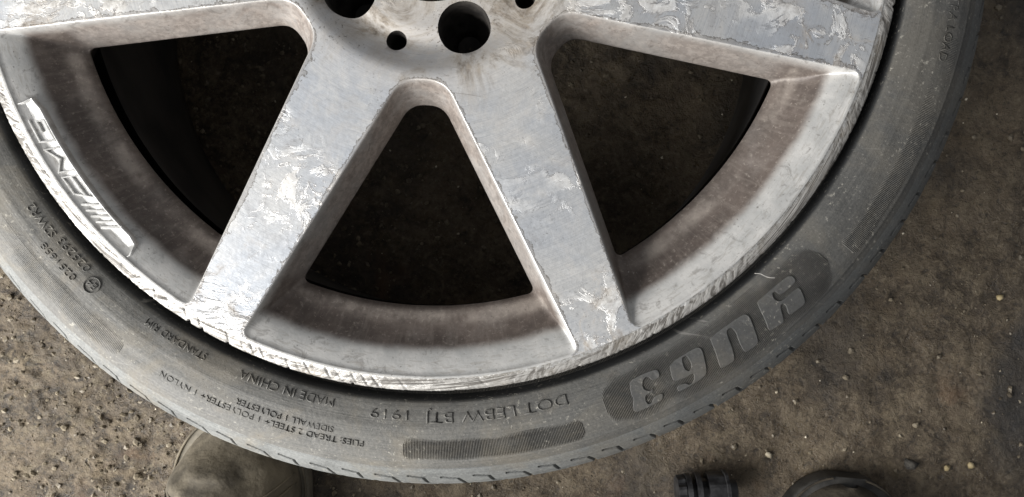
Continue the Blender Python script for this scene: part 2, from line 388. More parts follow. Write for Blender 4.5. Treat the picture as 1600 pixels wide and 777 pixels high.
for off, dz in ((.0008, 0), (.0004, -.00010), (.0001, -.0004)):
    rings.append((L0 + nrm * off, z0 + dz))
for s_ in OS[1:]:
    zo = interp(s_, OS, OZ); zs = z0 - .0004 + (-.0290 - z0 + .0004) * s_
    bul = .0007 * math.sin(math.pi * s_)
    rings.append((L0 + (L1 - L0) * s_, (1 - WT) * (zs) + WT * zo))
rings.append((L1 + nrm1 * .0004, np.full(NL, -.0315)))
rings.append((L1 + nrm1 * .0100, np.full(NL, -.0420)))
rings.append((L1 + nrm1 * .0150, np.full(NL, -.0600)))
NH = NL // 2
bm = bmesh.new(); lay = bm.faces.layers.int.new('part')
def wxy(p, k):   # window axes -> wheel angle
    return math.hypot(p[0], p[1]), math.degrees(math.atan2(p[1], p[0])) + k * 360 / 7
for k in range(7):
    vr = []
    for xy, zz in rings:
        vr.append([bm.verts.new(P(*wxy(xy[i], k), zz[i])) for i in range(NL)])
    for a in range(len(rings) - 1):
        for i in range(NL):
            j = (i + 1) % NL
            f = bm.faces.new((vr[a][i], vr[a][j], vr[a + 1][j], vr[a + 1][i]))
            wm = (WT[i] + WT[j]) / 2
            v = L0[i][1] + L0[j][1]
            f[lay] = 100 + k if wm > .5 else ((k if v > 0 else (k - 1) % 7))       # spoke k lies between window k and k+1
# flat faces by constrained triangulation
pts = []; edges = []
def add_loop(Lp):
    b = len(pts); pts.extend(Lp); n = len(Lp); edges.extend([(b + i, b + (i + 1) % n) for i in range(n)])
RI, RO, RB = .0885, .2637, .0420
def circ(r, n, c=(0, 0)): return [(c[0] + r * math.cos(2 * math.pi * i / n), c[1] + r * math.sin(2 * math.pi * i / n)) for i in range(n)]
def pxy(r, a):
    q = P(r, a, 0); return (q[0], q[1])
add_loop(circ(RI, 420)); add_loop(circ(RO, 1400)); add_loop(circ(RB, 160))
wins = []
for k in range(7):
    lp = [pxy(*wxy(q, k)) for q in rings[0][0]]; wins.append(np.array(lp)); add_loop(lp)
holes = []
for k in range(5):
    holes.append((pxy(.0606, 21.1 + 72 * k), .0157, 64)); holes.append((pxy(.0683, -15.4 + 72 * k), .0061, 36))
for c, rr, n in holes: add_loop(circ(rr, n, c))
def inside(poly, x, y):
    xi, yi = poly[:, 0], poly[:, 1]; xj, yj = np.roll(xi, 1), np.roll(yi, 1)
    with np.errstate(divide='ignore', invalid='ignore'):
        c = ((yi > y) != (yj > y)) & (x < (xj - xi) * (y - yi) / (yj - yi) + xi)
    return bool(c.sum() % 2)
def free(x, y, m=.0):
    r = math.hypot(x, y)
    if r < RB + m or r > RO - m: return False
    for c, rr, _ in holes:
        if math.hypot(x - c[0], y - c[1]) < rr + m: return False
    if r > .088:
        for w_ in wins:
            if inside(w_, x, y): return False
    return True
for ri in np.arange(.0436, .088, .0022):
    n = int(2 * math.pi * ri / .0028)
    for i in range(n):
        a = 2 * math.pi * (i + random.random() * .3) / n; q = (ri * math.cos(a), ri * math.sin(a))
        if free(*q, .0011) and abs(ri - RI) > .0012: pts.append(q)
for ri in np.arange(.094, .262, .010):
    n = int(2 * math.pi * ri / .011)
    for i in range(n):
        a = 2 * math.pi * (i + random.random() * .4) / n; q = (ri * math.cos(a), ri * math.sin(a))
        if free(*q): pts.append(q)
for off in (.0022, .0042):
    for k in range(7):
        for q in (L0 + nrm * off)[::2]:
            p_ = pxy(*wxy(q, k))
            if free(*p_) and math.hypot(*p_) < RO - .0012 and math.hypot(*p_) > RI + .001: pts.append(p_)
res = delaunay_2d_cdt([Vector(p) for p in pts], edges, [], 0, 1e-7)
cv, ct = res[0], res[2]
bv = [bm.verts.new((p.x, p.y, hub_z(p.length) + H)) for p in cv]
for t in ct:
    x = sum(cv[i].x for i in t) / 3; y = sum(cv[i].y for i in t) / 3
    if not free(x, y): continue
    r = math.hypot(x, y); a = math.degrees(math.atan2(y, x) - PH) + 90
    k = math.floor((a + 1e-6) / (360 / 7)) % 7
    aw = (a + 180 / 7) % (360 / 7) - 180 / 7
    try: f = bm.faces.new([bv[i] for i in t])
    except ValueError: continue
    f[lay] = 200 if r < RI else ((100 + round((a - aw) / (360 / 7)) % 7) if (r > .2600 and abs(aw) < 21.0) else k)
# bolt pockets, small holes and bore walls
def hole_wall(c, prof, n, rag=0):
    rows = []
    for (rr, z) in prof: rows.append([bm.verts.new((c[0] + rr * math.cos(2 * math.pi * i / n), c[1] + rr * math.sin(2 * math.pi * i / n),
                                     (hub_z(math.hypot(c[0] + rr * math.cos(2 * math.pi * i / n), c[1] + rr * math.sin(2 * math.pi * i / n))) if z is None else z) + H)) for i in range(n)])
    for a in range(len(rows) - 1):
        for i in range(n):
            j = (i + 1) % n; f = bm.faces.new((rows[a][i], rows[a][j], rows[a + 1][j], rows[a + 1][i])); f[lay] = 300
for c, rr, n in holes:
    if rr > .01: hole_wall(c, [(rr, None), (rr - .0006, -.020), (rr - .0012, -.030), (rr - .0016, -.043), (.0085, -.050), (.0078, -.066), (.0004, -.067)], n)
    else: hole_wall(c, [(rr, None), (rr - .0009, -.0205), (rr - .0013, -.035), (rr - .0015, -.05)], n)
hole_wall((0, 0), [(RB, None), (RB - .0008, -.0155), (RB - .001, -.07)], 160)
bmesh.ops.remove_doubles(bm, verts=bm.verts, dist=2e-6)
bmesh.ops.recalc_face_normals(bm, faces=bm.faces)
full = bpy.data.meshes.new('full'); bm.to_mesh(full); bm.free()
up = [p for p in full.polygons if p.center.z > H - .0055 and abs(p.normal.z) > .9]
if sum(p.normal.z for p in up) < 0: full.flip_normals()
for p in full.polygons: p.use_smooth = True
full.set_sharp_from_angle(angle=math.radians(50))
part_id = [0] * len(full.polygons); full.attributes['part'].data.foreach_get('value', part_id)
cn = np.zeros(len(full.loops) * 3, dtype=np.float32); full.corner_normals.foreach_get('vector', cn); cn = cn.reshape(-1, 3)
co = np.zeros(len(full.vertices) * 3); full.vertices.foreach_get('co', co); co = co.reshape(-1, 3)
groups = {}
for p in full.polygons: groups.setdefault(200 if part_id[p.index] == 300 else part_id[p.index], []).append(p)
for pid, polys in sorted(groups.items()):
    vm = {}; V = []; F = []; N = []
    mats = []
    for p in polys:
        f = []
        for li in p.loop_indices:
            vi = full.loops[li].vertex_index
            if vi not in vm: vm[vi] = len(V); V.append(co[vi])
            f.append(vm[vi]); N.append(cn[li])
        F.append(f)
        # machined face vs. painted recess
        flat = p.normal.z > .93 and (p.center.z > H - .0062 or pid == 200)
        mats.append(0 if (flat and pid < 100) or pid == 200 else 1)
        if pid >= 100 and pid < 200: mats[-1] = 1
        if part_id[p.index] == 300: mats[-1] = 2
    nm = 'hub' if pid == 200 else ('dish' if pid >= 100 else 'spoke')
    me = mesh(nm, V, F); o = link(nm, me, M_ALLOY, wheel)
    if pid < 100:
        A_ = np.array(V)[:, :2]; dmin = np.full(len(A_), 9.0)
        for k_ in (pid, (pid + 1) % 7):
            for blk in range(0, len(A_), 4000):
                dd = np.sqrt(((A_[blk:blk + 4000, None] - wins[k_][None]) ** 2).sum(2)).min(1); dmin[blk:blk + 4000] = np.minimum(dmin[blk:blk + 4000], dd)
        at_ = me.attributes.new('edge_wear', 'FLOAT', 'POINT'); at_.data.foreach_set('value', np.clip(1 - dmin / .0042, 0, 1).astype(np.float32))
    me.materials.append(M_DISH); me.materials.append(M_HOLE)
    me.polygons.foreach_set('material_index', mats)
    me.normals_split_custom_set([tuple(map(float, n)) for n in N])
bpy.data.meshes.remove(full)

# ---- rim lip with kerb rash
def rash(r, z, a, j):
    if r < .26385 or z < -.0085: return r, z
    zone = smoothstep(-62, -40, a) * smoothstep(24, 0, a)             # where the kerb dug deepest
    hard = .30 + .45 * smoothstep(-.15, .35, noise.noise(Vector((a * .055, 2, 0)))) + .75 * zone
    d = .00028 * noise.noise(Vector((a * .45, r * 330, 0))) + .00032 * noise.noise(Vector((a * .95 + r * 420, r * 120, 5)))
    tooth = noise.noise(Vector((a * 1.5 - r * 260, r * 60, 15)))
    d -= .00075 * max(0, tooth - .12) * zone
    nick = max(0, noise.noise(Vector((a * 1.1, 0, 21))) - .30) * .0042
    e = smoothstep(.2685, .2715, r)
    return r - e * (nick * hard + .00026 * noise.noise(Vector((a * 2.6, 0, 31)))), z + hard * d * smoothstep(.2637, .2652, r)
lip = [(.2637, 0), (.26385, -.00005), (.2643, -.0003), (.2649, -.0004), (.2656, -.0005), (.2662, -.0006), (.2668, -.0006), (.2674, -.0007), (.2680, -.0008), (.2686, -.0010), (.2692, -.0012), (.2698, -.0014), (.2704, -.0017), (.2709, -.0021), (.2713, -.0028), (.2715, -.0040), (.2715, -.0065), (.2712, -.0090), (.2690, -.0130), (.2600, -.0200)]
V, F = revolve(lip, -100, 260, 3600, True, rash)
link('lip', mesh('lip', V, F), M_LIP, wheel)
V, F = revolve([(.2250, -.0470), (.2275, -.055), (.231, -.075), (.2355, -.13), (.2430, -.20), (.2490, -.228), (.2560, -.236), (.2650, -.238)], 0, 360, 240, True)
link('barrel', mesh('barrel', V, F), M_BARREL, wheel)

# ---- tyre
TP = [(.2600, -.0240), (.2680, -.0190), (.2715, -.0170), (.2756, -.0158), (.2766, -.0105), (.2772, -.0050), (.2782, -.0026), (.2812, -.0011), (.2860, .0006), (.2920, .0018), (.3000, .0018), (.3080, .0006), (.3124, -.0008), (.3132, -.0010), (.3138, -.0019), (.3150, -.0025), (.3175, -.0042)]
SH = [(.3175, -.0042), (.3200, -.0061), (.3230, -.0088), (.3260, -.0121), (.3288, -.0160), (.3312, -.0205), (.3332, -.0262), (.3347, -.0330), (.3356, -.0410), (.3360, -.0500)]
def dens(pr, n):
    pr = np.array(pr); d = np.r_[0, np.cumsum(np.hypot(*np.diff(pr, axis=0).T))]
    # smooth (Catmull-like) resampling
    t = np.linspace(0, d[-1], n); x = np.interp(t, d, pr[:, 0]); y = np.interp(t, d, pr[:, 1])
    return list(zip(x, y))
_r = np.array([p[0] for p in TP]); _z = np.array([p[1] for p in TP])
def tz(r): return float(np.interp(r, _r, _z))
def T(r, a, h=0.0):
    """point on the side wall, h above it"""
    e = .0004; dz = (tz(r + e) - tz(r - e)) / (2 * e); l = math.hypot(1, dz)
    return P(r - h * dz / l, a, tz(r) + h / l)
wallp = dens(TP, 90)
def wob(r, z, a, j):
    if r < .278 or j == 89: return r, z
    return r, z + .00035 * noise.noise(Vector((a * .25, r * 120, 3)))
V, F = revolve(wallp, 0, 360, 1080, True, wob)
inner = [(r - .0046, z - .0046) for r, z in SH]
back = [(.3347, -.06), (.3350, -.12), (.3347, -.19), (.333, -.215), (.326, -.232), (.315, -.240), (.300, -.2445), (.285, -.2435), (.272, -.232), (.262, -.226)]
V2, F2 = revolve([(.3155, -.0075)] + inner[1:] + back, 0, 360, 360, True)
b = len(V); V += V2; F += [tuple(i + b for i in f) for f in F2]
tyre = link('tyre', mesh('tyre', V, F), M_RUB, wheel)

# shoulder tread blocks: one pair of patterns, copied round the tyre
PITCH = 360 / 104
shp = dens(SH, 110)
def seg_d(px, py, a, b):
    ax, ay = a; bx, by = b; dx, dy = bx - ax, by - ay
    t = max(0, min(1, ((px - ax) * dx + (py - ay) * dy) / (dx * dx + dy * dy))); return math.hypot(px - ax - t * dx, py - ay - t * dy)
def block(kind):
    na = 64; V = []; F = []; m = len(shp); K = .0058     # metres per degree
    if kind == 0: pl = [[(.35, .17), (1.9, .21), (2.35, .40), (3.05, .43)]]
    else: pl = [[(.35, .19), (2.1, .23), (2.55, .34), (2.85, .62), (3.0, 1.05)], [(.9, .80), (1.2, 1.05)]]
    Ls = .048
    for i in range(na + 1):
        a = PITCH * i / na
        for j, (r, z) in enumerate(shp):
            t = j / (m - 1); d = 9
            for q in pl:
                for s0, s1 in zip(q[:-1], q[1:]): d = min(d, seg_d(a * K, t * Ls, (s0[0] * K, s0[1] * Ls), (s1[0] * K, s1[1] * Ls)))
            w = .00080
            g = 1 - smoothstep(w * .55, w * 1.5, d)
            g *= 1 if 0 < i < na else 0
            # small worn lips between the cuts
            up = .00035 * smoothstep(.25, .6, t) * (1 - g) * smoothstep(0, .12, i / na) * smoothstep(1, .88, i / na)
            dep = (.0026 + .0016 * smoothstep(.25, .6, t)) * g - up
            if j == 0: dep = 0
            nz = .6 if t < .4 else .25; nr = 1 - nz
            V.append(P(r - dep * nr, a, z - dep * nz))
    for i in range(na):
        for j in range(m - 1): F.append((i * m + j, (i + 1) * m + j, (i + 1) * m + j + 1, i * m + j + 1))
    return mesh('tread_block', V, F)
bms = [block(0), block(1)]
for me in bms: me.materials.append(M_TREAD); me.polygons.foreach_set('use_smooth', [True] * len(me.polygons))
for k in range(104):
    o = bpy.data.objects.new('tread_block', bms[k % 2]); C.objects.link(o); o.parent = tyre; o.rotation_euler.z = math.radians(PITCH * k)

# ribbed panels
def ribs(name, a0, a1, lo, hi, pitch=.172, hgt=.00042, parent=tyre, mat=None, fade=None):
    """fine radial ribs; lo(a), hi(a) give the panel outline"""
    V = []; F = []; a = a0
    while a < a1:
        r0_, r1_ = lo(a), hi(a)
        f = fade(a) if fade else 1.0
        if r1_ - r0_ > .0006 and f > .03:
            n = 6; w = pitch
            b = len(V)
            for i in range(n + 1):
                r = r0_ + (r1_ - r0_) * i / n; e = (0.0 if i in (0, n) else 1.0) * hgt * f
                for da, hh in ((-.40, -.00008), (-.12, e), (.16, e), (.44, -.00008)): V.append(T(r, a + da * w, hh))
            for i in range(n):
                for q in range(3): F.append((b + i * 4 + q, b + (i + 1) * 4 + q, b + (i + 1) * 4 + q + 1, b + i * 4 + q + 1))
        a += pitch
    o = link(name, mesh(name, V, F), mat or M_RIB, parent, smooth=False); o['kind'] = 'stuff'
    return o
def rounded(a0, a1, r0_, r1_, d):
    """outline of a panel with rounded ends (d degrees deep)"""
    m = (r0_ + r1_) / 2; hh = (r1_ - r0_) / 2
    def k(a):
        t = min(a - a0, a1 - a) / d
        if t >= 1: return 1.0
        return math.sqrt(max(0, 1 - (1 - max(0, t)) ** 2.4))
    return (lambda a: m - hh * k(a)), (lambda a: m + hh * k(a))
lo, hi = rounded(22.6, 52.3, .2806, .3126, 3.2); ribs('serrated_panel', 22.6, 52.3, lo, hi)
lo, hi = rounded(-.3, 19.8, .2984, .3118, .9); ribs('serrated_panel', -.3, 19.8, lo, hi)
lo, hi = rounded(54.6, 80.0, .2990, .3112, .5); ribs('serrated_panel', 54.6, 80, lo, hi, fade=lambda a: 1 - .8 * smoothstep(58, 76, a), mat=M_RUB)
lo, hi = rounded(-56, -33.2, .2975, .3120, .9); ribs('serrated_panel', -56, -33.2, lo, hi, fade=lambda a: .75 - .45 * smoothstep(-44, -54, a), mat=M_RUB)
ribs('rim_guard_ribs', -16, 66, lambda a: .2726, lambda a: .2757, .19, .0006, fade=lambda a: smoothstep(-16, 0, a))

# raised block letters of the tread name
def poly_part(name, outer, hole, h, mat, parent, surf=T):
    """flat-topped raised piece from an outline in (radius, angle)"""
    K = .0052
    def rnd(q):      # one round of corner cutting
        out = []
        for i in range(len(q)):
            p0, p1 = np.array(q[i]), np.array(q[(i + 1) % len(q)])
            out += [tuple(p0 * .78 + p1 * .22), tuple(p0 * .22 + p1 * .78)]
        return out
    outer = rnd(outer); hole = rnd(hole) if hole else None
    ctr = np.mean([(r, a) for r, a in outer], 0)
    def pull(q, s, sign):     # inset for a bevel
        A = np.array([(r, a * K) for r, a in q]); t = np.roll(A, -1, 0) - np.roll(A, 1, 0); n = np.stack([t[:, 1], -t[:, 0]], 1); n /= np.linalg.norm(n, axis=1)[:, None]
        x, y = A[:, 0], A[:, 1]; ar = .5 * np.sum(x * np.roll(y, -1) - np.roll(x, -1) * y)
        A = A - n * (s if ar > 0 else -s) * sign
        return [(r, a / K) for r, a in A]
    pts = []; ed = []
    top = pull(outer, .00035, 1); loops = [(outer, top)]
    if hole: loops.append((hole, pull(hole, .00035, -1)))
    for _, q in loops:
        b = len(pts); pts += [(r, a * K) for r, a in q]; ed += [(b + i, b + (i + 1) % len(q)) for i in range(len(q))]
    res = delaunay_2d_cdt([Vector(p) for p in pts], ed, [], 0, 1e-7); v2, tri = res[0], res[2]
    po = np.array([(r, a * K) for r, a in top]); ph_ = np.array([(r, a * K) for r, a in loops[1][1]]) if hole else None
    V = [surf(p.x, p.y / K, h) for p in v2]; F = []
    for t in tri:
        x = sum(v2[i].x for i in t) / 3; y = sum(v2[i].y for i in t) / 3
        if inside(po, x, y) and not (hole and inside(ph_, x, y)): F.append(tuple(t))
    for base, q in loops:
        n = len(q); b = len(V)
        V += [surf(r, a, h) for r, a in q] + [surf(r, a, h - .00018) for r, a in [(.4 * o_[0] + .6 * i_[0], .4 * o_[1] + .6 * i_[1]) for o_, i_ in zip(base, q)]] + [surf(r, a, -.0003) for r, a in base]
        for s_ in range(2):
            for i in range(n):
                j = (i + 1) % n; F.append((b + s_ * n + i, b + s_ * n + j, b + (s_ + 1) * n + j, b + (s_ + 1) * n + i))
    me = mesh(name, V, F); bm_ = bmesh.new(); bm_.from_mesh(me); bmesh.ops.recalc_face_normals(bm_, faces=bm_.faces); bm_.to_mesh(me); bm_.free()
    return link(name, me, mat, parent, smooth=False)
G3 = [(0.28814,26.376),(0.28765,28.182),(0.28840,29.606),(0.29001,29.849),(0.29270,29.754),(0.29387,29.526),(0.29356,28.708),(0.29147,28.565),(0.29021,28.286),(0.29157,27.764),(0.29380,27.486),(0.29653,27.545),(0.29797,28.024),(0.29745,28.403),(0.29874,28.341),(0.29971,28.144),(0.29943,27.674),(0.30021,27.278),(0.30247,27.140),(0.30458,27.230),(0.30495,27.575),(0.30338,27.874),(0.30203,28.265),(0.30207,29.082),(0.30366,29.133),(0.30500,28.976),(0.30631,28.695),(0.30686,26.933),(0.30659,25.630),(0.30474,25.510),(0.30115,25.686),(0.29894,25.972),(0.29591,25.891),(0.29229,26.058)]
G6 = [(0.28907,31.291),(0.28843,34.828),(0.29044,35.285),(0.29366,35.238),(0.30324,34.567),(0.30609,34.075),(0.30677,31.320),(0.30619,30.737),(0.30367,30.724),(0.30241,31.154),(0.30330,31.917),(0.30513,32.093),(0.30529,32.584),(0.30314,32.959),(0.30050,33.102),(0.30088,32.130),(0.29955,30.790),(0.29590,30.831)]
G6h = [(0.29026,32.871),(0.29005,33.434),(0.29428,33.484),(0.29740,33.238),(0.29833,32.820),(0.29647,32.562),(0.29338,32.628)]
GU = [(0.28800,36.780),(0.28838,41.357),(0.29081,41.808),(0.29458,41.690),(0.30654,40.929),(0.30784,40.520),(0.30758,39.133),(0.30570,38.952),(0.29942,39.152),(0.29371,39.508),(0.29106,39.431),(0.29060,38.992),(0.29208,38.600),(0.29953,38.250),(0.30607,37.822),(0.30775,37.499),(0.30712,35.889),(0.30406,35.985),(0.29735,36.345),(0.29234,36.546)]
GG = [(0.28885,43.416),(0.28807,43.869),(0.28873,47.867),(0.29073,48.390),(0.29374,48.398),(0.29514,48.022),(0.29488,46.446),(0.29391,45.871),(0.29111,45.825),(0.29052,45.480),(0.29267,45.172),(0.29533,45.248),(0.29716,45.739),(0.29735,47.880),(0.29909,48.058),(0.30324,47.780),(0.30720,47.471),(0.30796,47.163),(0.30694,45.422),(0.30553,45.186),(0.30121,45.565),(0.29900,45.586),(0.29864,45.162),(0.30299,44.735),(0.30706,44.391),(0.30751,44.085),(0.30637,42.609),(0.30456,42.477),(0.29988,42.814),(0.29370,43.099)]
for q, hq in ((GG, None), (GU, None), (G6, G6h), (G3, None)): poly_part('letter', q, hq, .00095, M_LET, tyre)

# small moulded text (reads clockwise, tops outward)
def text_part(txt, r, a_start, a_end, size, h=.00045, name='lettering'):
    cu = bpy.data.curves.new('t', 'FONT'); cu.body = txt; cu.size = 1.0; cu.resolution_u = 3; cu.offset = -.012
    o = bpy.data.objects.new('t', cu); C.objects.link(o)
    dg = bpy.context.evaluated_depsgraph_get(); dg.update()
    me = bpy.data.meshes.new_from_object(o.evaluated_get(dg)); bpy.data.objects.remove(o)
    b = bmesh.new(); b.from_mesh(me); bmesh.ops.remove_doubles(b, verts=b.verts, dist=1e-5)
    bmesh.ops.triangulate(b, faces=b.faces)
    b.verts.ensure_lookup_table()
    xs = [v.co.x for v in b.verts]; x0, x1 = min(xs), max(xs)
    geom = bmesh.ops.extrude_face_region(b, geom=b.faces[:])
    topv = {v for v in geom['geom'] if isinstance(v, bmesh.types.BMVert)}
    for v in b.verts:
        a = a_start + (a_end - a_start) * (v.co.x - x0) / (x1 - x0)
        v.co = T(r + (v.co.y / .72 - .5) * size, a, h if v in topv else -.0003)
    bmesh.ops.recalc_face_normals(b, faces=b.faces); b.to_mesh(me); b.free()
    return link(name, me, M_TXT, tyre, smooth=False)
text_part('MADE IN CHINA', .2838, -8.6, -20.2, .0050)
text_part('1919', .2856, 0.2, -4.2, .0056)
text_part('DOT LEBW BTJ', .2866, 18.9, 2.4, .0064)
text_part('PLIES: TREAD 2 STEEL+ 1 POLYESTER+ 1 NYLON', .3041, -4.5, -28.2, .0037)
text_part('SIDEWALL 1 POLYESTER', .2985, -8.0, -19.3, .0037)
text_part('STANDARD RIM', .2838, -24.6, -32.8, .0042)
text_part('0251658', .2916, -42.2, -47.6, .0040)
text_part('025293', .2830, -41.9, -46.9, .0044)
text_part('S2WR2', .2842, -47.6, -52.2, .0046)
text_part('EXTRA LOAD', .3032, 86.0, 77.2, .0052, .0003)
# type approval mark: a ring round E4
V = []; F = []
n = 40
for i in range(n):
    t = 2 * math.pi * i / n
    for rr, h in ((.0050, -.0003), (.0048, .0006), (.0042, .0006), (.0040, -.0003)): V.append(T(.2872 + rr * math.cos(t), -40.3 + math.degrees(rr * math.sin(t) / .2872), h))
for i in range(n):
    for q in range(3): F.append((i * 4 + q, ((i + 1) % n) * 4 + q, ((i + 1) % n) * 4 + q + 1, i * 4 + q + 1))
mk = link('approval_mark', mesh('approval_mark', V, F), M_TXT, tyre)
o = text_part('E4', .2872, -39.75, -40.95, .0042, name='mark_text'); o.parent = mk

# ---- cast emblem on the dish
def EM(r, a, h=0.0): return P(r, a, -.0012 + h - .0010 * smoothstep(.262, .250, r))
M_EMB = simple('cast_silver_paint', (.42, .415, .40), (.66, .655, .64), 110, .44, .55, .4, .0004, 6)
tab = [(.2636, -63.8), (.2636, -58), (.2636, -52), (.2636, -46), (.2632, -39.4), (.2595, -39.3), (.2530, -39.9), (.2512, -41.2), (.2508, -45), (.2503, -50), (.2500, -55), (.2500, -60), (.2502, -62.0), (.2525, -63.9)]
def dense_loop(q, n=6):
    out = []
    for i in range(len(q)):
        p0, p1 = np.array(q[i]), np.array(q[(i + 1) % len(q)])
        for t in range(n): out.append(tuple(p0 + (p1 - p0) * t / n))
    return out
def slab(name, q, levels, mat, parent):
    """stack of inset copies of an outline: levels = [(inset, height)...], last one is filled"""
    K = .0045; q = dense_loop(q); A = np.array([(r, a * K) for r, a in q])
    x, y = A[:, 0], A[:, 1]; ar = np.sum(x * np.roll(y, -1) - np.roll(x, -1) * y)
    t = np.roll(A, -2, 0) - np.roll(A, 2, 0); n = np.stack([t[:, 1], -t[:, 0]], 1); n /= np.linalg.norm(n, axis=1)[:, None]
    if ar < 0: n = -n
    V = []; F = []; m = len(A)
    for ins, h in levels:
        B = A - n * ins; V += [EM(p[0], p[1] / K, h) for p in B]
    for s_ in range(len(levels) - 1):
        for i in range(m): j = (i + 1) % m; F.append((s_ * m + i, s_ * m + j, (s_ + 1) * m + j, (s_ + 1) * m + i))
    B = A - n * levels[-1][0]; b = (len(levels) - 1) * m
    res = delaunay_2d_cdt([Vector(p) for p in B], [(i, (i + 1) % m) for i in range(m)], [], 1, 1e-8)
    b = len(V); V += [EM(p.x, p.y / K, levels[-1][1]) for p in res[0]]; F += [tuple(b + i for i in f) for f in res[2]]
    me = mesh(name, V, F); bm_ = bmesh.new(); bm_.from_mesh(me); bmesh.ops.remove_doubles(bm_, verts=bm_.verts, dist=1e-6); bmesh.ops.recalc_face_normals(bm_, faces=bm_.faces); bm_.to_mesh(me); bm_.free()
    return link(name, me, mat, parent)
emb = slab('emblem_plate', tab, [(-.0010, -.0110), (-.0004, -.0035), (0, -.0010), (.0005, .0002), (.0011, .0005), (.0014, .0003), (.0019, -.0009)], M_EMB, wheel)
def strokes(name, lines, a_start, a_w, w=.00105):
    """embossed letter from centre lines; x runs clockwise from a_start over a_w degrees, y from inside (0) to outside (1)"""
    bm_ = bmesh.new()
    for ln in lines:
        q = [(.2522 + y * .0076, a_start - x * a_w) for x, y in ln]
        for (r0_, a0_), (r1_, a1_) in zip(q[:-1], q[1:]):
            K = .0045; d = np.array([r1_ - r0_, (a1_ - a0_) * K]); L = np.linalg.norm(d); d /= L; nn = np.array([-d[1], d[0]])
            s0 = np.array([r0_, a0_ * K]) - d * w * .45; s1 = np.array([r1_, a1_ * K]) + d * w * .45
            vs = []
            for h, ww in ((-.0014, w * .75), (.0000, w * .55), (.0004, w * .32)):
                for p, sg in ((s0, 1), (s1, 1), (s1, -1), (s0, -1)):
                    e = p + nn * ww * sg; vs.append(bm_.verts.new(EM(e[0], e[1] / K, h)))
            for l in range(2):
                for i in range(4): j = (i + 1) % 4; bm_.faces.new((vs[l * 4 + i], vs[l * 4 + j], vs[l * 4 + 4 + j], vs[l * 4 + 4 + i]))
            bm_.faces.new(vs[8:12])
    bmesh.ops.recalc_face_normals(bm_, faces=bm_.faces)
    me = bpy.data.meshes.new(name); bm_.to_mesh(me); bm_.free(); return link(name, me, M_EMB, emb, smooth=False)
for i in range(5): strokes('stripe', [[(0, 0), (1, 1)]], -43.0 - i * .98, 1.5, .0017 if i == 0 else .0013)
strokes('letter', [[(0, 0), (.42, 1), (.98, 1), (.82, 0)], [(.2, .42), (.88, .42)]], -48.2, 4.6)
strokes('letter', [[(.04, 0), (.2, 1), (.52, .38), (.98, 1), (.86, 0)]], -52.6, 4.4)
strokes('letter', [[(.98, 1), (.22, 1), (.05, 0), (.80, 0), (.88, .52), (.50, .52)]], -57.2, 4.0)

# ------------------------------------------------------------------ loose things
M_BOOT = simple('khaki_suede', (.045, .038, .028), (.200, .172, .125), 26, .9, 0, .7, .0022, 10)
M_BOOT_SHADE = simple('shaded_suede', (.018, .015, .011), (.070, .056, .038), 34, .9, 0, .7, .0022, 10)  # same khaki suede with the shade painted into its colour
M_SOLE_SHADE = simple('shaded_sole', (.014, .0135, .013), (.052, .049, .044), 60, .6, 0, .4, .001)  # sole of the shaded boot, its shade also in the colour
M_SOLE = simple('dirty_sole', (.10, .09, .07), (.17, .15, .115), 80, .8)
M_BLACK = simple('black_plastic', (.008, .008, .009), (.034, .034, .036), 140, .42, 0, .3, .0006)
M_STONE = simple('grey_stone', (.060, .047, .032), (.22, .185, .130), 75, .5)
M_WHITE = simple('white_stone', (.34, .29, .20), (.72, .66, .54), 45, .6)
M_GREY = simple('slate_stone', (.022, .021, .020), (.115, .105, .09), 160, .85, 0, .8, .002, 8)
M_YEL = simple('yellow_stone', (.34, .27, .14), (.50, .41, .25), 200, .6)
M_WIRE = simple('pale_wire', (.30, .29, .27), (.46, .44, .41), 200, .5, .1)

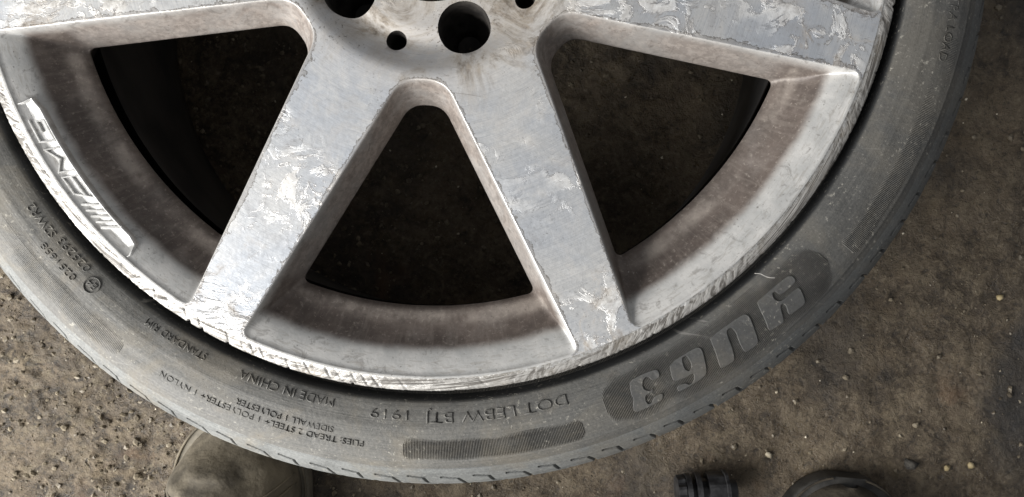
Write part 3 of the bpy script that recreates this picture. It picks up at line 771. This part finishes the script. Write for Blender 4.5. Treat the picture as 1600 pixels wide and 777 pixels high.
# work boot: toe showing beside the tyre
def boot(loc, rz, label, M_BOOT, M_SOLE):
    B = empty('work_boot', loc); tag(B, label, 'boot', 'pair of work boots standing at the wheel')
    def outline(s):     # half width along the length, s = 0 at the toe
        return .056 * math.sqrt(max(0, 1 - (1 - min(1, s / .26)) ** 2.3)) * (1 - .16 * smoothstep(.35, .6, s) + .05 * smoothstep(.7, .95, s)) * math.sqrt(max(0, 1 - max(0, (s - .86) / .145) ** 3))
    Ln = .29
    def top(s): return .030 + .055 * smoothstep(0, .16, s) + .020 * smoothstep(.14, .34, s) + .050 * smoothstep(.36, .66, s)
    V = []; F = []; ns, nc = 70, 36
    for i in range(ns + 1):
        s = (i / ns) ** 1.35 * .995 + .002; w = max(outline(s), .004); h = top(s)
        for j in range(nc + 1):
            t = math.pi * j / nc
            e = .86
            xx = w * math.copysign(abs(math.cos(t)) ** e, math.cos(t)); zz = .016 + (h - .016) * math.sin(t) ** .95
            # creases over the toe joint and soft lumps
            cr = .0034 * math.sin(s * 80 + 2.2 * (xx / .05) ** 2 + 2.5 * noise.noise(Vector((xx * 40, s * 14, 4)))) * smoothstep(.07, .14, s) * smoothstep(.46, .32, s) * math.sin(t)
            lm = .0055 * noise.noise(Vector((xx * 32, s * 9, zz * 32)))
            V.append((xx * (1 + lm * 6), -s * Ln, zz + cr + lm))
    m = nc + 1
    for i in range(ns):
        for j in range(nc): F.append((i * m + j, i * m + j + 1, (i + 1) * m + j + 1, (i + 1) * m + j))
    up_ = link('upper', mesh('upper', V, F), M_BOOT, B)
    # sole and welt
    V = []; F = []; ns = 90; ring = []
    for sd in (1, -1):
        rr = range(ns + 1) if sd > 0 else range(ns - 1, 0, -1)
        for i in rr: s = (1 - math.cos(math.pi * i / ns)) / 2; ring.append((sd * (max(outline(s * .99 + .003), .001) + .0055), -s * Ln * 1.012 + .005))
    n = len(ring)
    for z, k in ((0.0, .97), (.004, 1.0), (.015, 1.0), (.0185, .985), (.0190, .95)):
        for x, y in ring: V.append((x * k, y, z))
    for l in range(4):
        for i in range(n): j = (i + 1) % n; F.append((l * n + i, l * n + j, (l + 1) * n + j, (l + 1) * n + i))
    F.append(tuple(range(n))[::-1]); F.append(tuple(4 * n + i for i in range(n)))
    link('sole', mesh('sole', V, F), M_SOLE, B)
    # stitched welt line
    V, F = tube([(x * .965, y * .99 - .001, .0205) for x, y in ring], .0011, 6, False); link('welt_stitch', mesh('welt_stitch', V, F), M_BOOT, B)
    # toe cap seam: two rows of stitches
    for off in (0, .008):
        sp_ = []
        for j in range(41):
            t = math.pi * (.06 + .88 * j / 40); s = .200 + off / Ln * 1.0 - .055 * abs(math.cos(t)) ** 2; w = outline(s); h = top(s)
            sp_.append((w * 1.012 * math.copysign(abs(math.cos(t)) ** .86, math.cos(t)), -s * Ln, .016 + (h - .016) * math.sin(t) ** .95 + .0012))
        V, F = tube(sp_, .0010, 6); link('seam', mesh('seam', V, F), M_BOOT, B)
    # ankle shaft
    V = []; F = []; ns2, nc2 = 10, 32
    for i in range(ns2 + 1):
        t = i / ns2
        for j in range(nc2):
            q = 2 * math.pi * j / nc2
            V.append((.043 * math.cos(q) * (1 + .06 * t), -.205 + .062 * math.sin(q), (.095 + .16 * t) + .004 * math.cos(q)))
    for i in range(ns2):
        for j in range(nc2): j2 = (j + 1) % nc2; F.append((i * nc2 + j, i * nc2 + j2, (i + 1) * nc2 + j2, (i + 1) * nc2 + j))
    link('shaft', mesh('shaft', V, F), M_BOOT, B)
    B.rotation_euler.z = math.radians(rz)
boot((-.150, -.364, 0), 6, 'khaki suede boot with its toe under the tyre edge at the bottom left', M_BOOT, M_SOLE)
boot((.385, -.352, 0), 2, 'khaki suede boot toe in painted shade on the dirt at the bottom right, clear of the tyre', M_BOOT_SHADE, M_SOLE_SHADE)

# black ribbed fitting lying on its side
def fitting():
    B = empty('ribbed_fitting', (.262, -.3755, .0)); tag(B, 'small black ribbed plastic fitting lying on the dirt at the bottom edge', 'fitting')
    def lathe(prof, name, jag=0):
        V = []; F = []; n = 40
        for x, r in prof:
            for i in range(n):
                q = 2 * math.pi * i / n; rr = r * (1 + jag * (1 if (i // 2) % 2 else 0))
                V.append((x, rr * math.cos(q), .017 + rr * math.sin(q)))
        for a in range(len(prof) - 1):
            for i in range(n): j = (i + 1) % n; F.append((a * n + i, a * n + j, (a + 1) * n + j, (a + 1) * n + i))
        F.append(tuple(range(n))); F.append(tuple((len(prof) - 1) * n + i for i in range(n))[::-1])
        o = link(name, mesh(name, V, F), M_BLACK, B, smooth=False); return o
    lathe([(-.0245, .008), (-.024, .0135), (-.0175, .014), (-.017, .010)], 'end_cap', .10)
    lathe([(-.017, .010), (-.0165, .0160), (-.0125, .0163), (-.012, .0105), (-.0085, .0105), (-.008, .0168), (-.0040, .0168), (-.0035, .0108)], 'collar')
    lathe([(-.0035, .0108), (.002, .0110), (.0025, .0158), (.010, .0162), (.0165, .0156), (.017, .0172), (.0195, .0172), (.020, .010)], 'body', .03)
    lathe([(.020, .0092), (.0275, .0088), (.0278, .006)], 'spigot')
    B.rotation_euler.z = math.radians(10)
fitting()

def catmull(q, n=6):
    q = [Vector(p) for p in q]; out = []
    for i in range(len(q) - 1):
        p0, p1, p2, p3 = q[max(0, i - 1)], q[i], q[i + 1], q[min(len(q) - 1, i + 2)]
        for t in [k / n for k in range(n)]: out.append(.5 * ((2 * p1) + (p2 - p0) * t + (2 * p0 - 5 * p1 + 4 * p2 - p3) * t * t + (3 * p1 - p0 - 3 * p2 + p3) * t ** 3))
    return out + [q[-1]]
# stones
def stone_mesh(seed, flat=.7):
    b = bmesh.new(); bmesh.ops.create_icosphere(b, subdivisions=1, radius=1.0)
    for v in b.verts:
        k = 1 + .75 * noise.noise(Vector(v.co) * 1.3 + Vector((seed * 7.3, 0, 0))); v.co = Vector((v.co.x * k, v.co.y * k * .85, v.co.z * k * flat))
    me = bpy.data.meshes.new('stone'); b.to_mesh(me); b.free(); return me
sm = [stone_mesh(i) for i in range(10)]
def stone(name, x, y, r, mat, label, rz):
    me = sm[int(rz * 7) % 10].copy(); o = link(name, me, mat); o.location = (x, y, gz(x, y) + r * .35); o.scale = (r, r, r); o.rotation_euler.z = rz
    tag(o, label, 'stone', 'loose stones on the dirt')
stone('stone', .3202, -.3409, .0037, M_WHITE, 'round cream white stone between the black fitting and the right-hand boot', .3)
stone('stone', .4807, -.3326, .0036, M_YEL, 'pale yellow stone just right of the right-hand boot toe', 1.2)
stone('stone', .5017, -.3281, .0032, M_YEL, 'pale yellow stone near the bottom edge, farther right of the right-hand boot', 2.4)
stone('stone', .5063, -.1748, .0030, M_YEL, 'small yellow stone near the right edge, level with the tyre letters', .9)
stone('stone', .4465, -.3330, .0058, M_GREY, 'dark grey lump of stone right of the right-hand boot toe', 2.9)
# grit: countless crumbs of stone
GV = []; GF = []
base = [([tuple(v.co) for v in m.vertices], [tuple(p.vertices) for p in m.polygons]) for m in sm]
def grit(n, xr, yr, lo_, hi_, dens_fn):
    c = 0
    while c < n:
        x = random.uniform(*xr); y = random.uniform(*yr)
        if random.random() > dens_fn(x, y): continue
        r = lo_ * (hi_ / lo_) ** (random.random() ** 2.2); bv_, bf_ = random.choice(base); q = random.random() * 6.28; cs, sn = math.cos(q), math.sin(q)
        z = gz(x, y) + r * .10; b = len(GV)
        GV.extend([(x + r * (v[0] * cs - v[1] * sn), y + r * (v[0] * sn + v[1] * cs), z + r * v[2]) for v in bv_]); GF.extend([tuple(i + b for i in f) for f in bf_]); c += 1
ramp = lambda x, y: .10 + .90 * smoothstep(.15, -.25, x)
grit(13000, (-.5, .62), (-.56, .25), .0005, .0034, ramp)
o = link('grit', mesh('grit', GV, GF), M_STONE, smooth=False); o['kind'] = 'stuff'; o['label'] = 'fine stony grit scattered over the dirt'; o['category'] = 'grit'
GV = []; GF = []
grit(420, (-.5, .62), (-.56, .25), .0004, .0015, lambda x, y: .6)
o = link('pale_grit', mesh('pale_grit', GV, GF), M_WHITE, smooth=False); o['kind'] = 'stuff'; o['label'] = 'tiny pale crumbs of stone sprinkled over the dirt'; o['category'] = 'grit'

# thread on the tyre and a bent wire clip in the recess
q = catmull([(.2105, -.1776, H + .0012), (.2135, -.1774, H + .0018), (.2158, -.1782, H + .0022), (.2185, -.1788, H + .0024), (.2217, -.1786, H + .0026)], 6)
V, F = tube(q, [.00018 + .00016 * (i / len(q)) for i in range(len(q))], 6); tag(link('thread', mesh('thread', V, F), M_WIRE), 'short pale thread stuck to the tyre above the large letters', 'thread')
q = [(.1418, -.1862, H - .0215), (.1440, -.1895, H - .0215), (.1447, -.1868, H - .0200), (.1468, -.1897, H - .0200), (.1466, -.1862, H - .0195)]
V, F = tube(q, .0005, 6); tag(link('wire_clip', mesh('wire_clip', V, F), M_WIRE), 'tiny bent pale wire clip lying in the right recess of the wheel', 'clip')
